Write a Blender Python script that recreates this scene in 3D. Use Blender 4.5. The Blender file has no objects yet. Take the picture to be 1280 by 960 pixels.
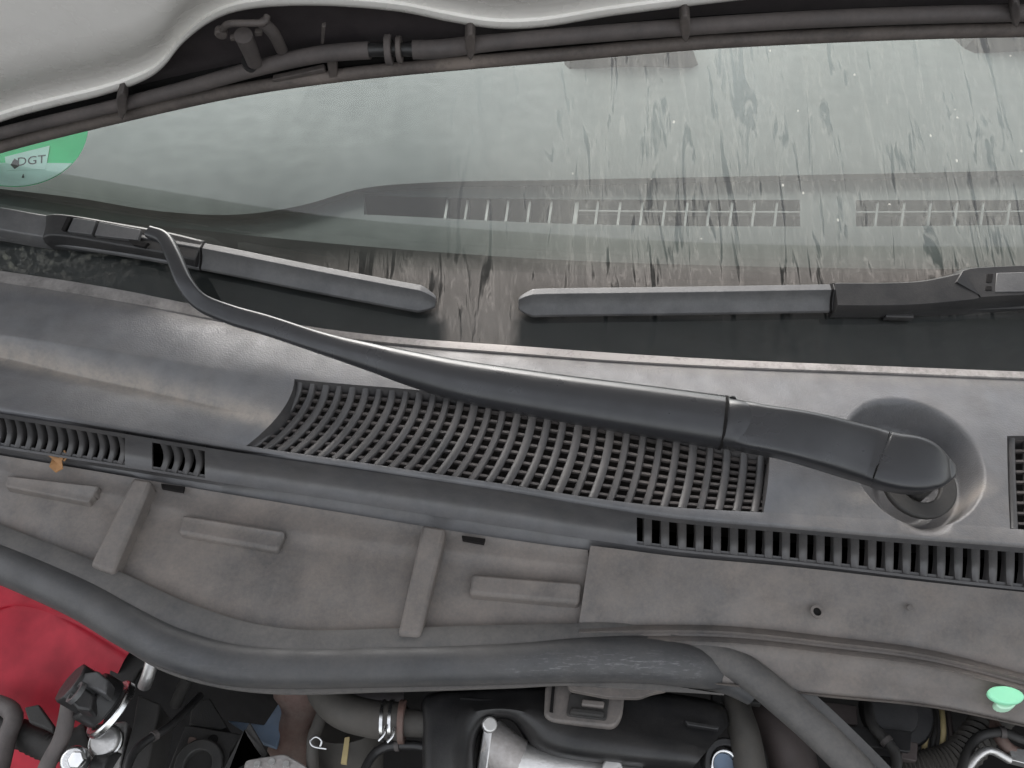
import bpy, bmesh, math, random
import numpy as np
from mathutils import Vector, Matrix
random.seed(7); rng = np.random.RandomState(7)
S = bpy.context.scene
COL = S.collection

# ------------------------------------------------------------------ camera
F = 1000.0                                   # focal length in photograph pixels (1280 wide)
CAM = Vector((0, -.389, .389))
PITCH = math.radians(45)
cd = bpy.data.cameras.new('camera'); cam = bpy.data.objects.new('camera', cd); COL.objects.link(cam)
cam.location = CAM; cam.rotation_euler = (math.radians(90) - PITCH, 0, 0)
cd.sensor_width = 36; cd.lens = 36 * F / 1280; cd.clip_start = .01; cd.clip_end = 200
S.camera = cam
# ------------------------------------------------------------------ sky and sun (overcast, soft)
SUN_EL, SUN_AZ = math.radians(46), math.radians(-165)      # azimuth from -Y (front of car) towards -X (left)
w = bpy.data.worlds.new('World'); S.world = w; w.use_nodes = True
nt = w.node_tree; bg = nt.nodes['Background']
sky = nt.nodes.new('ShaderNodeTexSky'); sky.sky_type = 'NISHITA'; sky.sun_disc = False
sky.sun_elevation = SUN_EL; sky.sun_rotation = math.radians(180 + 165)
sky.air_density = 1.5; sky.dust_density = 4; sky.ozone_density = 1
hs = nt.nodes.new('ShaderNodeHueSaturation'); hs.inputs['Saturation'].default_value = .22
nt.links.new(sky.outputs[0], hs.inputs['Color'])
tcw = nt.nodes.new('ShaderNodeTexCoord'); cl = nt.nodes.new('ShaderNodeTexNoise'); cl.inputs['Scale'].default_value = 3.2; cl.inputs['Detail'].default_value = 5; cl.inputs['Distortion'].default_value = .6
nt.links.new(tcw.outputs['Generated'], cl.inputs['Vector'])
cr = nt.nodes.new('ShaderNodeMapRange'); cr.inputs[1].default_value = .33; cr.inputs[2].default_value = .67; cr.inputs[3].default_value = .75; cr.inputs[4].default_value = 1.3
nt.links.new(cl.outputs[0], cr.inputs[0])
mw = nt.nodes.new('ShaderNodeVectorMath'); mw.operation = 'SCALE'; nt.links.new(hs.outputs[0], mw.inputs[0]); nt.links.new(cr.outputs[0], mw.inputs['Scale'])
nt.links.new(mw.outputs[0], bg.inputs[0])                  # broken cloud cover over the whole sky
bg.inputs[1].default_value = .15
sd = bpy.data.lights.new('sun', 'SUN'); sun = bpy.data.objects.new('sun', sd); COL.objects.link(sun)
sd.energy = 1.0; sd.angle = math.radians(55); sd.color = (1, .96, .91)
sv = Vector((math.sin(SUN_AZ) * math.cos(SUN_EL), -math.cos(SUN_AZ) * math.cos(SUN_EL), math.sin(SUN_EL)))
sun.rotation_euler = sv.to_track_quat('Z', 'Y').to_euler()
S.view_settings.view_transform = 'Standard'; S.view_settings.look = 'None'
S.view_settings.exposure = 1.8; S.view_settings.gamma = 1
S.render.engine = 'CYCLES'

# ------------------------------------------------------------------ geometry helpers
FW = Vector((0, math.cos(PITCH), -math.sin(PITCH))); UP = Vector((0, math.sin(PITCH), math.cos(PITCH)))
def ray(u, v): return FW + Vector((1, 0, 0)) * ((u - 640) / F) + UP * ((480 - v) / F)
def atz(u, v, z):
    d = ray(u, v); return CAM + d * ((z - CAM.z) / d.z)
def onpl(u, v, p0, n):
    d = ray(u, v); return CAM + d * ((p0 - CAM).dot(n) / d.dot(n))
RAKE = math.radians(28)
GP = Vector((0, .032, 0)); GN = Vector((0, -math.sin(RAKE), math.cos(RAKE)))
def gl(u, v, off=0): return onpl(u, v, GP + GN * off, GN)
HP = Vector((0, .10, .18)); HD = Vector((0, -.5, .866)); HN = Vector((0, -.866, -.5))   # bonnet plane, HN faces the camera
def hp(u, v, off=0): return onpl(u, v, HP + HN * off, HN)

def curve(pts):
    x = np.array([p[0] for p in pts], float); y = np.array([p[1] for p in pts], float)
    d = np.diff(y) / np.diff(x); m = np.empty(len(x)); m[0] = d[0]; m[-1] = d[-1]; m[1:-1] = (d[:-1] + d[1:]) / 2
    def f(u):
        if u <= x[0]: return y[0] + (u - x[0]) * m[0]
        if u >= x[-1]: return y[-1] + (u - x[-1]) * m[-1]
        i = int(np.searchsorted(x, u)) - 1; h = x[i+1] - x[i]; t = (u - x[i]) / h
        return ((2*t**3 - 3*t**2 + 1) * y[i] + (t**3 - 2*t**2 + t) * h * m[i] + (-2*t**3 + 3*t**2) * y[i+1] + (t**3 - t**2) * h * m[i+1])
    return f
def spl(pts, n):
    """Catmull-Rom through n-d points, n samples per span"""
    P = np.array([tuple(p) for p in pts], float); out = []
    for i in range(len(P) - 1):
        a = P[i-1] if i else 2*P[0] - P[1]; b = P[i]; c = P[i+1]; d = P[i+2] if i + 2 < len(P) else 2*P[-1] - P[-2]
        for k in range(n):
            t = k / n
            out.append(.5 * (2*b + (c-a)*t + (2*a - 5*b + 4*c - d)*t*t + (3*b - a - 3*c + d)*t**3))
    out.append(P[-1]); return np.array(out)
def sm(a, b, x):
    t = min(1, max(0, (x - a) / (b - a))); return t*t*(3 - 2*t)

def tag(o, label, cat, group=None):
    o['label'] = label; o['category'] = cat
    if group: o['group'] = group
    return o
def thing(name, label, cat, loc, group=None):
    o = bpy.data.objects.new(name, None); COL.objects.link(o); o.location = loc; o.empty_display_size = .02
    return tag(o, label, cat, group)
def wloc(o):
    l = o.location.copy()
    while o.parent: o = o.parent; l = l + o.location
    return l
def mk(name, verts, faces, mat, parent=None, smooth=50, bevel=0, attr=None, seg=2, mats=None):
    V = np.array([tuple(v) for v in verts], float); c = (V.min(0) + V.max(0)) / 2
    me = bpy.data.meshes.new(name); me.from_pydata([tuple(v) for v in V - c], [], faces); me.update()
    if attr is not None:
        a = me.attributes.new('dust', 'FLOAT', 'POINT'); a.data.foreach_set('value', list(attr))
    bm = bmesh.new(); bm.from_mesh(me); bmesh.ops.recalc_face_normals(bm, faces=bm.faces); bm.to_mesh(me); bm.free()
    if smooth:
        me.shade_smooth(); me.set_sharp_from_angle(angle=math.radians(smooth))
    me.materials.append(mat)
    o = bpy.data.objects.new(name, me); COL.objects.link(o)
    o.location = Vector(c) - (wloc(parent) if parent else Vector())
    if parent: o.parent = parent
    if bevel:
        b = o.modifiers.new('bevel', 'BEVEL'); b.width = bevel; b.segments = seg; b.limit_method = 'ANGLE'; b.angle_limit = math.radians(35)
        if smooth: b.harden_normals = False
    return o
def grid(rows, skip=None):
    nr, nc = len(rows), len(rows[0]); V = [p for r in rows for p in r]; Fc = []
    for i in range(nr - 1):
        for j in range(nc - 1):
            if skip and skip(i, j): continue
            Fc.append((i*nc + j, i*nc + j + 1, (i+1)*nc + j + 1, (i+1)*nc + j))
    return V, Fc
def sweep_geo(path, prof, up=None, cap=True):
    """prof(i,t)-> list of (a,b): a sideways, b along up. up: fixed vector or None (transported)"""
    P = [Vector(tuple(p)) for p in path]; n = len(P); V = []; Fc = []; ref = None
    for i in range(n):
        t = (P[min(i+1, n-1)] - P[max(i-1, 0)]).normalized()
        if up is not None: b = (up - t * up.dot(t)).normalized()
        else:
            if ref is None: ref = Vector((0, 0, 1)) if abs(t.z) < .9 else Vector((0, 1, 0))
            b = (ref - t * ref.dot(t)).normalized(); ref = b
        a = t.cross(b)
        pr = prof(i, i / (n - 1))
        m = len(pr)
        V += [P[i] + a * q[0] + b * q[1] for q in pr]
    for i in range(n - 1):
        for k in range(m):
            Fc.append((i*m + k, i*m + (k+1) % m, (i+1)*m + (k+1) % m, (i+1)*m + k))
    if cap:
        Fc.append(tuple(range(m - 1, -1, -1))); Fc.append(tuple(range((n-1)*m, n*m)))
    return V, Fc
def circ(r, n=12, sq=1.0): return [(r * math.cos(2*math.pi*k/n), sq * r * math.sin(2*math.pi*k/n)) for k in range(n)]
def tube(name, path, r, mat, parent=None, n=12, sub=6, sq=1.0, rib=None, up=None):
    pts = spl(path, sub) if sub else np.array([tuple(p) for p in path])
    N = len(pts)
    def pf(i, t):
        rr = r(t) if callable(r) else r
        if rib: rr *= 1 + rib[1] * (1 if (i // max(1, rib[0])) % 2 else -1)
        return circ(rr, n, sq)
    V, Fc = sweep_geo(pts, pf, up)
    return mk(name, V, Fc, mat, parent)
def ring(name, c, ax, R, r, h, mat, parent=None, n=24, bevel=0):
    """short hollow cylinder R outer r inner (r=0: solid), from c along ax by h"""
    ax = Vector(ax).normalized(); q = ax.to_track_quat('Z', 'Y'); V = []; Fc = []
    if r <= 0:
        for z in (0, h):
            V += [c + q @ Vector((R*math.cos(2*math.pi*k/n), R*math.sin(2*math.pi*k/n), z)) for k in range(n)]
        for k in range(n): Fc.append((k, (k+1) % n, n + (k+1) % n, n + k))
        Fc += [tuple(range(n-1, -1, -1)), tuple(range(n, 2*n))]
    else:
        for rr, z in ((R, 0), (R, h), (r, h), (r, 0)):
            V += [c + q @ Vector((rr*math.cos(2*math.pi*k/n), rr*math.sin(2*math.pi*k/n), z)) for k in range(n)]
        for s in range(4):
            for k in range(n): Fc.append((s*n + k, s*n + (k+1) % n, ((s+1) % 4)*n + (k+1) % n, ((s+1) % 4)*n + k))
    return mk(name, V, Fc, mat, parent, smooth=40, bevel=bevel)
def prism(name, pts, ext, mat, parent=None, bevel=.0008, seg=2):
    n = len(pts); P = [Vector(tuple(p)) for p in pts]; V = P + [p + Vector(ext) for p in P]
    Fc = [tuple(range(n)), tuple(range(2*n - 1, n - 1, -1))] + [(k, (k+1) % n, n + (k+1) % n, n + k) for k in range(n)]
    return mk(name, V, Fc, mat, parent, smooth=40, bevel=bevel, seg=seg)
def pz(name, uv, z, depth, mat, parent=None, bevel=.0008, seg=2):
    """polygon seen at pixels uv lying at height z, extruded down by depth"""
    return prism(name, [atz(u, v, z if not isinstance(z, (list, tuple)) else z[i]) for i, (u, v) in enumerate(uv)], (0, 0, -depth), mat, parent, bevel, seg)
def hexbolt(name, c, R, h, mat, parent=None, ax=(0, -.3, 1)):
    return ring(name, c, ax, R, 0, h, mat, parent, n=6, bevel=R*.12)
def rnd(uv, r=8, n=4):
    """round the corners of a pixel polygon"""
    out = []; m = len(uv)
    for i in range(m):
        p = Vector((*uv[i], 0)); a = Vector((*uv[i-1], 0)) - p; b = Vector((*uv[(i+1) % m], 0)) - p
        q = min(r, a.length*.45, b.length*.45); A = p + a.normalized()*q; B = p + b.normalized()*q
        for k in range(n + 1):
            t = k / n; o = A*(1-t)**2 + p*2*t*(1-t) + B*t*t; out.append((o.x, o.y))
    return out

# ------------------------------------------------------------------ materials
def nn(t, ty, **kw):
    n = t.nodes.new(ty)
    for k, v in kw.items(): setattr(n, k, v)
    return n
def ramp(t, src, a, b, lo=0., hi=1.):
    m = nn(t, 'ShaderNodeMapRange'); m.inputs[1].default_value = a; m.inputs[2].default_value = b
    m.inputs[3].default_value = lo; m.inputs[4].default_value = hi; t.links.new(src, m.inputs[0]); return m.outputs[0]
def math_(t, op, a, b=None, clamp=False):
    m = nn(t, 'ShaderNodeMath', operation=op); m.use_clamp = clamp
    for i, x in enumerate((a, b)):
        if x is None: continue
        if isinstance(x, (int, float)): m.inputs[i].default_value = x
        else: t.links.new(x, m.inputs[i])
    return m.outputs[0]
def noise(t, vec, scale, detail=5, rough=.55, dist=0):
    n = nn(t, 'ShaderNodeTexNoise'); n.inputs['Scale'].default_value = scale; n.inputs['Detail'].default_value = detail
    n.inputs['Roughness'].default_value = rough; n.inputs['Distortion'].default_value = dist; t.links.new(vec, n.inputs['Vector']); return n.outputs[0]
def mixc(t, f, a, b):
    m = nn(t, 'ShaderNodeMix', data_type='RGBA')
    if isinstance(f, (int, float)): m.inputs[0].default_value = f
    else: t.links.new(f, m.inputs[0])
    for i, x in ((6, a), (7, b)):
        if isinstance(x, tuple): m.inputs[i].default_value = (*x, 1)
        else: t.links.new(x, m.inputs[i])
    return m.outputs[2]
def M(name, col, rough=.5, metal=0, dust=0., dcol=(.24, .21, .185), dscale=35, var=.18, bump=.15, bscale=900, spec=.5, attr=False, scratch=0, scuff=False):
    m = bpy.data.materials.new(name); m.use_nodes = True; t = m.node_tree; bs = t.nodes['Principled BSDF']
    pos = nn(t, 'ShaderNodeNewGeometry').outputs['Position']
    n1 = noise(t, pos, 60, 3)
    c = mixc(t, ramp(t, n1, .3, .7), tuple(x*(1-var) for x in col), tuple(x*(1+var) for x in col))
    r = ramp(t, n1, .3, .7, rough + .06, rough - .06)
    if dust or attr:
        d1 = noise(t, pos, dscale, 5, .65); d2 = noise(t, pos, 420, 2, .7)
        f = math_(t, 'ADD', math_(t, 'MULTIPLY', d1, 1.), math_(t, 'MULTIPLY', d2, .35))
        f = ramp(t, f, .42, .95, 0, min(1, dust * 2))
        if attr:
            a = nn(t, 'ShaderNodeAttribute', attribute_name='dust').outputs['Fac']
            a2 = math_(t, 'MULTIPLY', a, ramp(t, math_(t, 'ADD', noise(t, pos, 90, 4, .7), math_(t, 'MULTIPLY', d2, .4)), .35, .85, .25, 1.15), True)
            f = math_(t, 'ADD', f, a2, True)
        c = mixc(t, f, c, dcol)
        r = math_(t, 'ADD', r, math_(t, 'MULTIPLY', f, .3), True)
    if scratch:
        sc = nn(t, 'ShaderNodeMapping'); sc.inputs['Scale'].default_value = (60, 700, 700); t.links.new(pos, sc.inputs[0])
        s = ramp(t, noise(t, sc.outputs[0], 1, 2, .5), .66, .72, 0, scratch); c = mixc(t, s, c, (.3, .29, .28))
    if scuff:
        q = nn(t, 'ShaderNodeMapping'); q.inputs['Scale'].default_value = (120, 800, 600); t.links.new(pos, q.inputs[0])
        k = math_(t, 'MULTIPLY', nn(t, 'ShaderNodeAttribute', attribute_name='scuff').outputs['Fac'], ramp(t, noise(t, q.outputs[0], 1, 4, .7), .54, .68), True)
        c = mixc(t, k, c, (.12, .118, .12))
    t.links.new(c, bs.inputs['Base Color']); t.links.new(r, bs.inputs['Roughness'])
    bs.inputs['Metallic'].default_value = metal; bs.inputs['Specular IOR Level'].default_value = spec
    if bump:
        b = nn(t, 'ShaderNodeBump'); b.inputs['Strength'].default_value = bump; b.inputs['Distance'].default_value = .0006
        t.links.new(noise(t, pos, bscale, 1), b.inputs['Height']); t.links.new(b.outputs[0], bs.inputs['Normal'])
    return m

m_cowl = M('cowl_plastic', (.080, .081, .087), .43, dust=.08, bump=.3, attr=True, dcol=(.22, .195, .172))
m_fascia = M('fascia_plastic', (.05, .05, .053), .36, dust=.08)
m_grille = M('grille_plastic', (.036, .0355, .037), .42, dust=.12, dcol=(.14, .12, .11))
m_cross = M('grille_cross_plastic', (.03, .027, .027), .6, dust=.3, dcol=(.12, .10, .09))
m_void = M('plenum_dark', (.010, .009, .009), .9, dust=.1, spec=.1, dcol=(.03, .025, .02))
m_tray = M('tray_plastic', (.068, .064, .063), .5, dust=.40, dcol=(.185, .155, .135), var=.2, dscale=22)
m_rubber = M('rubber', (.03, .031, .034), .5, dust=.25, dcol=(.10, .092, .086), dscale=18, attr=True)
m_bulb = M('seal_rubber', (.030, .031, .034), .46, dust=.25, dcol=(.10, .092, .086), dscale=18, attr=True, scuff=True)
m_arm = M('wiper_arm_paint', (.020, .020, .022), .32, bump=.05)
m_blade = M('wiper_blade', (.035, .035, .037), .42, dust=.12, dcol=(.2, .19, .18))
m_black = M('black_plastic', (.012, .012, .013), .38, dust=.14, dcol=(.07, .063, .057), spec=.35)
m_dull = M('dull_black', (.006, .0055, .0055), .8, spec=.15, dust=.1, dcol=(.02, .017, .016))
m_seal = M('dirty_seal', (.065, .06, .057), .7, dust=.25, dcol=(.34, .315, .30), dscale=50, attr=True)
m_white = M('white_paint', (.86, .83, .79), .25, dust=.05, dcol=(.4, .36, .32), var=.03, bump=.02)
m_skin = M('bonnet_skin', (.028, .022, .024), .55, dust=.2, dcol=(.06, .05, .05))
m_hose = M('hose_rubber', (.05, .043, .042), .65, dust=.3, dcol=(.13, .108, .10))
m_rail = M('trim_rubber', (.04, .034, .034), .6, dust=.25, dcol=(.2, .165, .145), attr=True)
m_red = M('red_paint', (.30, .004, .016), .5, dust=.2, spec=.3, dcol=(.22, .014, .026), var=.25, bump=.02)
m_alu = M('aluminium', (.55, .54, .53), .38, metal=.85, dust=.2, dcol=(.3, .28, .26), bump=.3, bscale=500)
m_steel = M('steel', (.62, .62, .62), .25, metal=1, bump=.05)
m_cast = M('cast_alu', (.42, .40, .39), .55, metal=.6, dust=.3, dcol=(.24, .21, .19), bump=.6, bscale=300)
m_bracket = M('bracket', (.022, .0215, .021), .6, dust=.2, spec=.3, dcol=(.06, .053, .048))
m_copper = M('rusty_shield', (.075, .033, .026), .65, dust=.4, dcol=(.16, .13, .11), var=.4, bump=.4, bscale=200)
m_ehose = M('engine_hose', (.038, .035, .031), .65, dust=.3, dcol=(.08, .07, .06))
m_blue = M('blue_grey_sheet', (.10, .15, .22), .55, dust=.2)
m_green = M('green_plastic', (.30, .74, .47), .4, bump=.03, var=.05)
m_greenw = M('pale_green_plastic', (.45, .70, .52), .45, bump=.03, var=.05)
m_leaf = M('dry_leaf', (.24, .12, .045), .7, var=.4)
m_stick_g = M('sticker_green', (.03, .68, .26), .5, bump=0, var=.06)
m_stick_w = M('sticker_white', (.75, .92, .85), .5, bump=0, var=.06)
m_stick_k = M('sticker_ink', (.03, .03, .03), .5, bump=0)
m_dash = M('dashboard_plastic', (.048, .053, .052), .8, spec=.12, var=.04, bump=.08, bscale=700)
m_vent = M('vent_plastic', (.005, .006, .006), .8, spec=.1)
m_ventb = M('vent_bar_plastic', (.022, .024, .023), .6)
m_frit = M('frit_ceramic', (.006, .008, .008), .5, bump=0)
m_yell = M('yellow_mark', (.45, .36, .18), .6)
m_pink = M('brown_hose', (.045, .035, .033), .6, dust=.3, dcol=(.085, .066, .06))

def glass_mat(name, dirty):
    m = bpy.data.materials.new(name); m.use_nodes = True; t = m.node_tree; t.nodes.clear()
    out = nn(t, 'ShaderNodeOutputMaterial')
    tr = nn(t, 'ShaderNodeBsdfTransparent'); tr.inputs[0].default_value = (.90, .94, .925, 1)
    gs = nn(t, 'ShaderNodeBsdfGlossy'); gs.inputs['Roughness'].default_value = .03
    fr = nn(t, 'ShaderNodeFresnel'); fr.inputs[0].default_value = 1.5 if dirty else 1.15
    mx = nn(t, 'ShaderNodeMixShader'); t.links.new(fr.outputs[0], mx.inputs[0]); t.links.new(tr.outputs[0], mx.inputs[1]); t.links.new(gs.outputs[0], mx.inputs[2])
    res = mx.outputs[0]
    if dirty:
        pos = nn(t, 'ShaderNodeNewGeometry').outputs['Position']
        sep = nn(t, 'ShaderNodeSeparateXYZ'); t.links.new(pos, sep.inputs[0])
        X, Y = sep.outputs[0], sep.outputs[1]
        def mp(sx, sy):
            q = nn(t, 'ShaderNodeMapping'); q.inputs['Scale'].default_value = (sx, sy, 0); t.links.new(pos, q.inputs[0]); return q.outputs[0]
        side = ramp(t, math_(t, 'ADD', X, math_(t, 'MULTIPLY', noise(t, pos, 9, 3), .12)), .0, .14, 0, 1)     # wiped on the left
        low = ramp(t, Y, .085, .105, 1, 0)                                                                     # over the black band
        leftlow = ramp(t, X, -.22, -.10, 0, 1)
        film = ramp(t, noise(t, pos, 14, 6, .6), .25, .75, .6, 1.2)
        strk = ramp(t, noise(t, mp(120, 5), 1, 5, .6, .4), .42, .62, 0, 1)                                     # vertical run marks
        drip = ramp(t, noise(t, mp(80, 9), 1, 4, .62, 1.9), .55, .63, 0, 1)                                    # clean rivulets
        edge = math_(t, 'SUBTRACT', ramp(t, noise(t, mp(80, 9), 1, 4, .62, 1.9), .525, .555, 0, 1), drip, True)
        blot = ramp(t, noise(t, mp(330, 130), 1, 4, .7, .8), .55, .68, 0, 1)
        sp = nn(t, 'ShaderNodeTexVoronoi'); sp.inputs['Scale'].default_value = 130; t.links.new(mp(1, .7), sp.inputs['Vector'])
        rarity = math_(t, 'GREATER_THAN', noise(t, pos, 60, 2), .63)
        speck = math_(t, 'MULTIPLY', math_(t, 'LESS_THAN', sp.outputs['Distance'], .11), rarity)
        body = math_(t, 'ADD', .10, math_(t, 'MULTIPLY', strk, .025))
        body = math_(t, 'ADD', body, math_(t, 'MULTIPLY', blot, .08))
        body = math_(t, 'ADD', body, math_(t, 'MULTIPLY', edge, .07))
        body = math_(t, 'MULTIPLY', body, math_(t, 'SUBTRACT', 1, math_(t, 'MULTIPLY', drip, .95)))
        amount = math_(t, 'MAXIMUM', side, math_(t, 'MULTIPLY', math_(t, 'MULTIPLY', low, leftlow), .9))
        body = math_(t, 'MULTIPLY', body, math_(t, 'ADD', 1, math_(t, 'MULTIPLY', low, .9)))
        d = math_(t, 'ADD', math_(t, 'MULTIPLY', body, amount), math_(t, 'MULTIPLY', film, .035))
        d = math_(t, 'ADD', d, math_(t, 'MULTIPLY', math_(t, 'MULTIPLY', speck, amount), .4), True)
        wall = nn(t, 'ShaderNodeAttribute', attribute_name='dust').outputs['Fac']                               # 1 = dusty, 0 = washed below the blades
        moss = math_(t, 'MULTIPLY', math_(t, 'MULTIPLY', math_(t, 'SUBTRACT', 1, wall), ramp(t, X, -.40, -.22, 1.0, .07)), ramp(t, noise(t, pos, 160, 7, .75), .5, .72, 0, .5))
        d = math_(t, 'ADD', math_(t, 'MULTIPLY', d, math_(t, 'ADD', .07, math_(t, 'MULTIPLY', wall, .93))), moss, True)
        df = nn(t, 'ShaderNodeBsdfDiffuse')
        dc = mixc(t, low, (.47, .46, .41), (.36, .33, .305)); dc = mixc(t, math_(t, 'MULTIPLY', moss, 2, True), dc, (.17, .18, .10))
        t.links.new(dc, df.inputs[0])
        m2 = nn(t, 'ShaderNodeMixShader'); t.links.new(d, m2.inputs[0]); t.links.new(res, m2.inputs[1]); t.links.new(df.outputs[0], m2.inputs[2]); res = m2.outputs[0]
    t.links.new(res, out.inputs[0]); return m
m_glass = glass_mat('dusty_glass', True); m_gin = glass_mat('inner_glass', False)

# ------------------------------------------------------------------ feature lines of the cowl, as seen and then set on real heights
A = curve([(-250, 318), (0, 350), (130, 370), (290, 401), (400, 419), (520, 432), (640, 441), (760, 450), (900, 458), (1100, 466), (1280, 473), (1500, 480)])
GT = curve([(-250, 388), (0, 418), (200, 448), (370, 474), (545, 490), (700, 512), (800, 532), (960, 567), (1050, 565), (1160, 553), (1258, 545), (1500, 553)])
Cl = curve([(-250, 474), (0, 514), (130, 535), (300, 563), (480, 589), (640, 613), (740, 630), (840, 645), (986, 658), (1100, 668), (1280, 682), (1500, 700)])
GB = lambda u: Cl(u) - curve([(-250, 6), (370, 7), (700, 7), (960, 15), (1280, 20), (1500, 20)])(u)
Dl = lambda u: Cl(u) + curve([(-250, 44), (0, 46), (300, 44), (640, 47), (800, 44), (1000, 46), (1280, 56), (1500, 58)])(u)
El = lambda u: Dl(u) + curve([(-250, 9), (0, 9), (300, 13), (640, 15), (800, 12), (1280, 8), (1500, 8)])(u)
Fl = curve([(-250, 560), (-100, 622), (0, 665), (60, 688), (140, 721), (220, 758), (300, 785), (380, 796), (480, 794), (560, 791), (720, 787), (900, 786), (1040, 800), (1160, 816), (1280, 846), (1500, 905)])
_zc = {}
def zA(u):
    k = round(u, 1)
    if k not in _zc: _zc[k] = gl(u, A(u), .001).z
    return _zc[k]
UMIN, UMAX = -230, 1500

# ------------------------------------------------------------------ setting: the dark engine bay
V, Fc = [], []
us = np.linspace(-230, 1500, 60)
rows = [[atz(u, Fl(u) - 4, zA(u) - .088) for u in us]]
rows.append([Vector((p.x, p.y + .03, -.30)) for p in rows[0]])
rows.append([Vector((p.x, -.2, -.42)) for p in rows[0]])
rows.append([Vector((p.x, -.9, -.42)) for p in rows[0]])
V, Fc = grid(rows)
o = mk('engine_bay', V, Fc, m_dull); o['kind'] = 'structure'

# ------------------------------------------------------------------ dashboard behind the glass
dash = thing('dashboard', 'pale grey dashboard seen through the dusty windscreen', 'dashboard', (0, .35, -.02))
Ld = curve([(-250, 215), (0, 240), (100, 252), (200, 268), (300, 272), (380, 260), (450, 240), (520, 233), (700, 229), (1000, 223), (1280, 217), (1500, 212)])
ZD = -.004
us = list(np.linspace(-300, 455, 60)) + [455 + (1000-455)*k/40 for k in range(1, 41)] + [1004 + k*(1070-1004)/6 for k in range(0, 7)] + [1070 + k*16 for k in range(1, 30)]
vt = lambda u: curve([(455, 243), (520, 246), (1000, 250), (1300, 250)])(u); vb = lambda u: curve([(455, 268), (720, 280), (1000, 283), (1300, 281)])(u)
rows = []
rows.append([atz(u, 372 - max(0, 640-u)*.08, ZD - .004) for u in us])
rows.append([atz(u, 330 - max(0, 640-u)*.06, ZD) for u in us])
rows.append([atz(u, vb(u), ZD) for u in us]); rvb = len(rows) - 1
for k in (1, 2): rows.append([atz(u, vb(u) + (vt(u) - vb(u))*k/3, ZD) for u in us])
rows.append([atz(u, vt(u), ZD) for u in us]); rvt = len(rows) - 1
inslot = lambda j: (455 <= us[j] + .1 and us[j+1] <= 1000.1) or us[j] >= 1069.9
rows.append([atz(u, min(Ld(u) + 3, vt(u) - 3) if u > 430 else Ld(u) + 3, ZD) for u in us])
rows.append([atz(u, Ld(u) - 4, ZD + .012) for u in us])
base = rows[-1]
rows.append([p + Vector((0, .02, .0035)) for p in base]); rows.append([p + Vector((0, .12, .010)) for p in base]); rows.append([p + Vector((0, .42, .004)) for p in base]); rows.append([p + Vector((0, .46, -.03)) for p in base]); rows.append([p + Vector((0, .46, -.3)) for p in base])
for r in rows[:rvb+1]:
    for j, u in enumerate(us):
        pass
V, Fc = grid(rows, lambda i, j: rvb <= i < rvt and inslot(j))
mk('top_panel', V, Fc, m_dash, dash, smooth=40)
for (a, b, bars, mid) in ((455, 1000, [560, 585, 611, 636, 663, 690, 722] + [748 + k*28 for k in range(9)], True), (1070, 1450, [1098 + k*33 for k in range(11)], True)):
    n = 24; uu = np.linspace(a, b, n)
    top = [atz(u, vt(u), ZD - .0005) for u in uu]; bot = [atz(u, vb(u), ZD - .0005) for u in uu]
    dn = Vector((0, 0, -.035))
    rws = [top, [p + dn for p in top], [p + dn for p in bot], bot]
    V, Fc = grid(rws)
    Vn = mk('defroster_vent', V, Fc, m_vent, dash)
    for u in bars:
        w_ = 3 if u != 722 else 5
        P = [atz(u - w_/2, vt(u) , ZD-.002), atz(u + w_/2, vt(u), ZD-.002), atz(u + w_/2 - 4, vb(u), ZD-.002), atz(u - w_/2 - 4, vb(u), ZD-.002)]
        prism('vent_bar', P, (0, 0, -.012), m_ventb, Vn, bevel=0)
    s0 = 722 if a < 1000 else a
    pm = [atz(u, vt(u)*.55 + vb(u)*.45, ZD - .004) for u in np.linspace(s0, b, 8)]
    V, Fc = sweep_geo(pm, lambda i, t: [(-.0012, -.004), (.0012, -.004), (.0012, .0), (-.0012, .0)], Vector((0, 0, 1)))
    mk('vent_bar', V, Fc, m_ventb, Vn)
# plain dark humps set far back on the dashboard
def dark_hump(u0, u1, v0, v1, h):
    a = atz(u0, v1, .012); b = atz(u1, v1, .012); n = 14; R0 = []; R1 = []; R2 = []
    for k in range(n + 1):
        t = k / n; p = a.lerp(b, t); z = h * math.sin(math.pi * t) ** .45
        R0.append(p + Vector((0, .02*math.sin(math.pi*t), -.02))); R1.append(p + Vector((0, .03, z*.8))); R2.append(p + Vector((0, .10, z)))
    V, Fc = grid([R0, R1, R2, [p + Vector((0, .05, -h - .03)) for p in R2]])
    mk('dark_shape', V, Fc, m_vent, dash)
dark_hump(705, 880, 70, 100, .05); dark_hump(1215, 1450, 40, 78, .06)

# ------------------------------------------------------------------ windscreen
ws = thing('windscreen', 'dusty raked windscreen with dried drip marks above the black scuttle', 'windscreen', gl(640, 440))
us = np.linspace(-260, 1520, 120); rows = []; att = []
BL = curve([(-250, 262), (0, 292), (100, 302), (250, 325), (400, 356), (500, 376), (545, 390), (560, 425), (640, 428), (652, 392), (700, 390), (1040, 386), (1280, 382), (1500, 380)])
for k in range(41):
    t = k / 40; r = []
    for u in us:
        a = A(u) + 12; v = a + (-60 - a) * t; r.append(gl(u, v, 0)); att.append(sm(BL(u) + 12, BL(u) - 8, v) if False else 1 - sm(BL(u) - 6, BL(u) + 14, v))
    rows.append(r)
V, Fc = grid(rows); n0 = len(V)
o = mk('glass_pane', V, Fc, m_glass, ws, attr=att)
V, Fc = grid([[p - GN*.0042 for p in r] for r in rows])
mk('inner_pane', V, Fc, m_gin, ws)
FT = curve([(-250, 235), (0, 262), (215, 284), (400, 303), (560, 316), (700, 325), (900, 332), (1050, 335), (1280, 337), (1500, 337)])
us2 = np.linspace(-260, 1520, 80)
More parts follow.
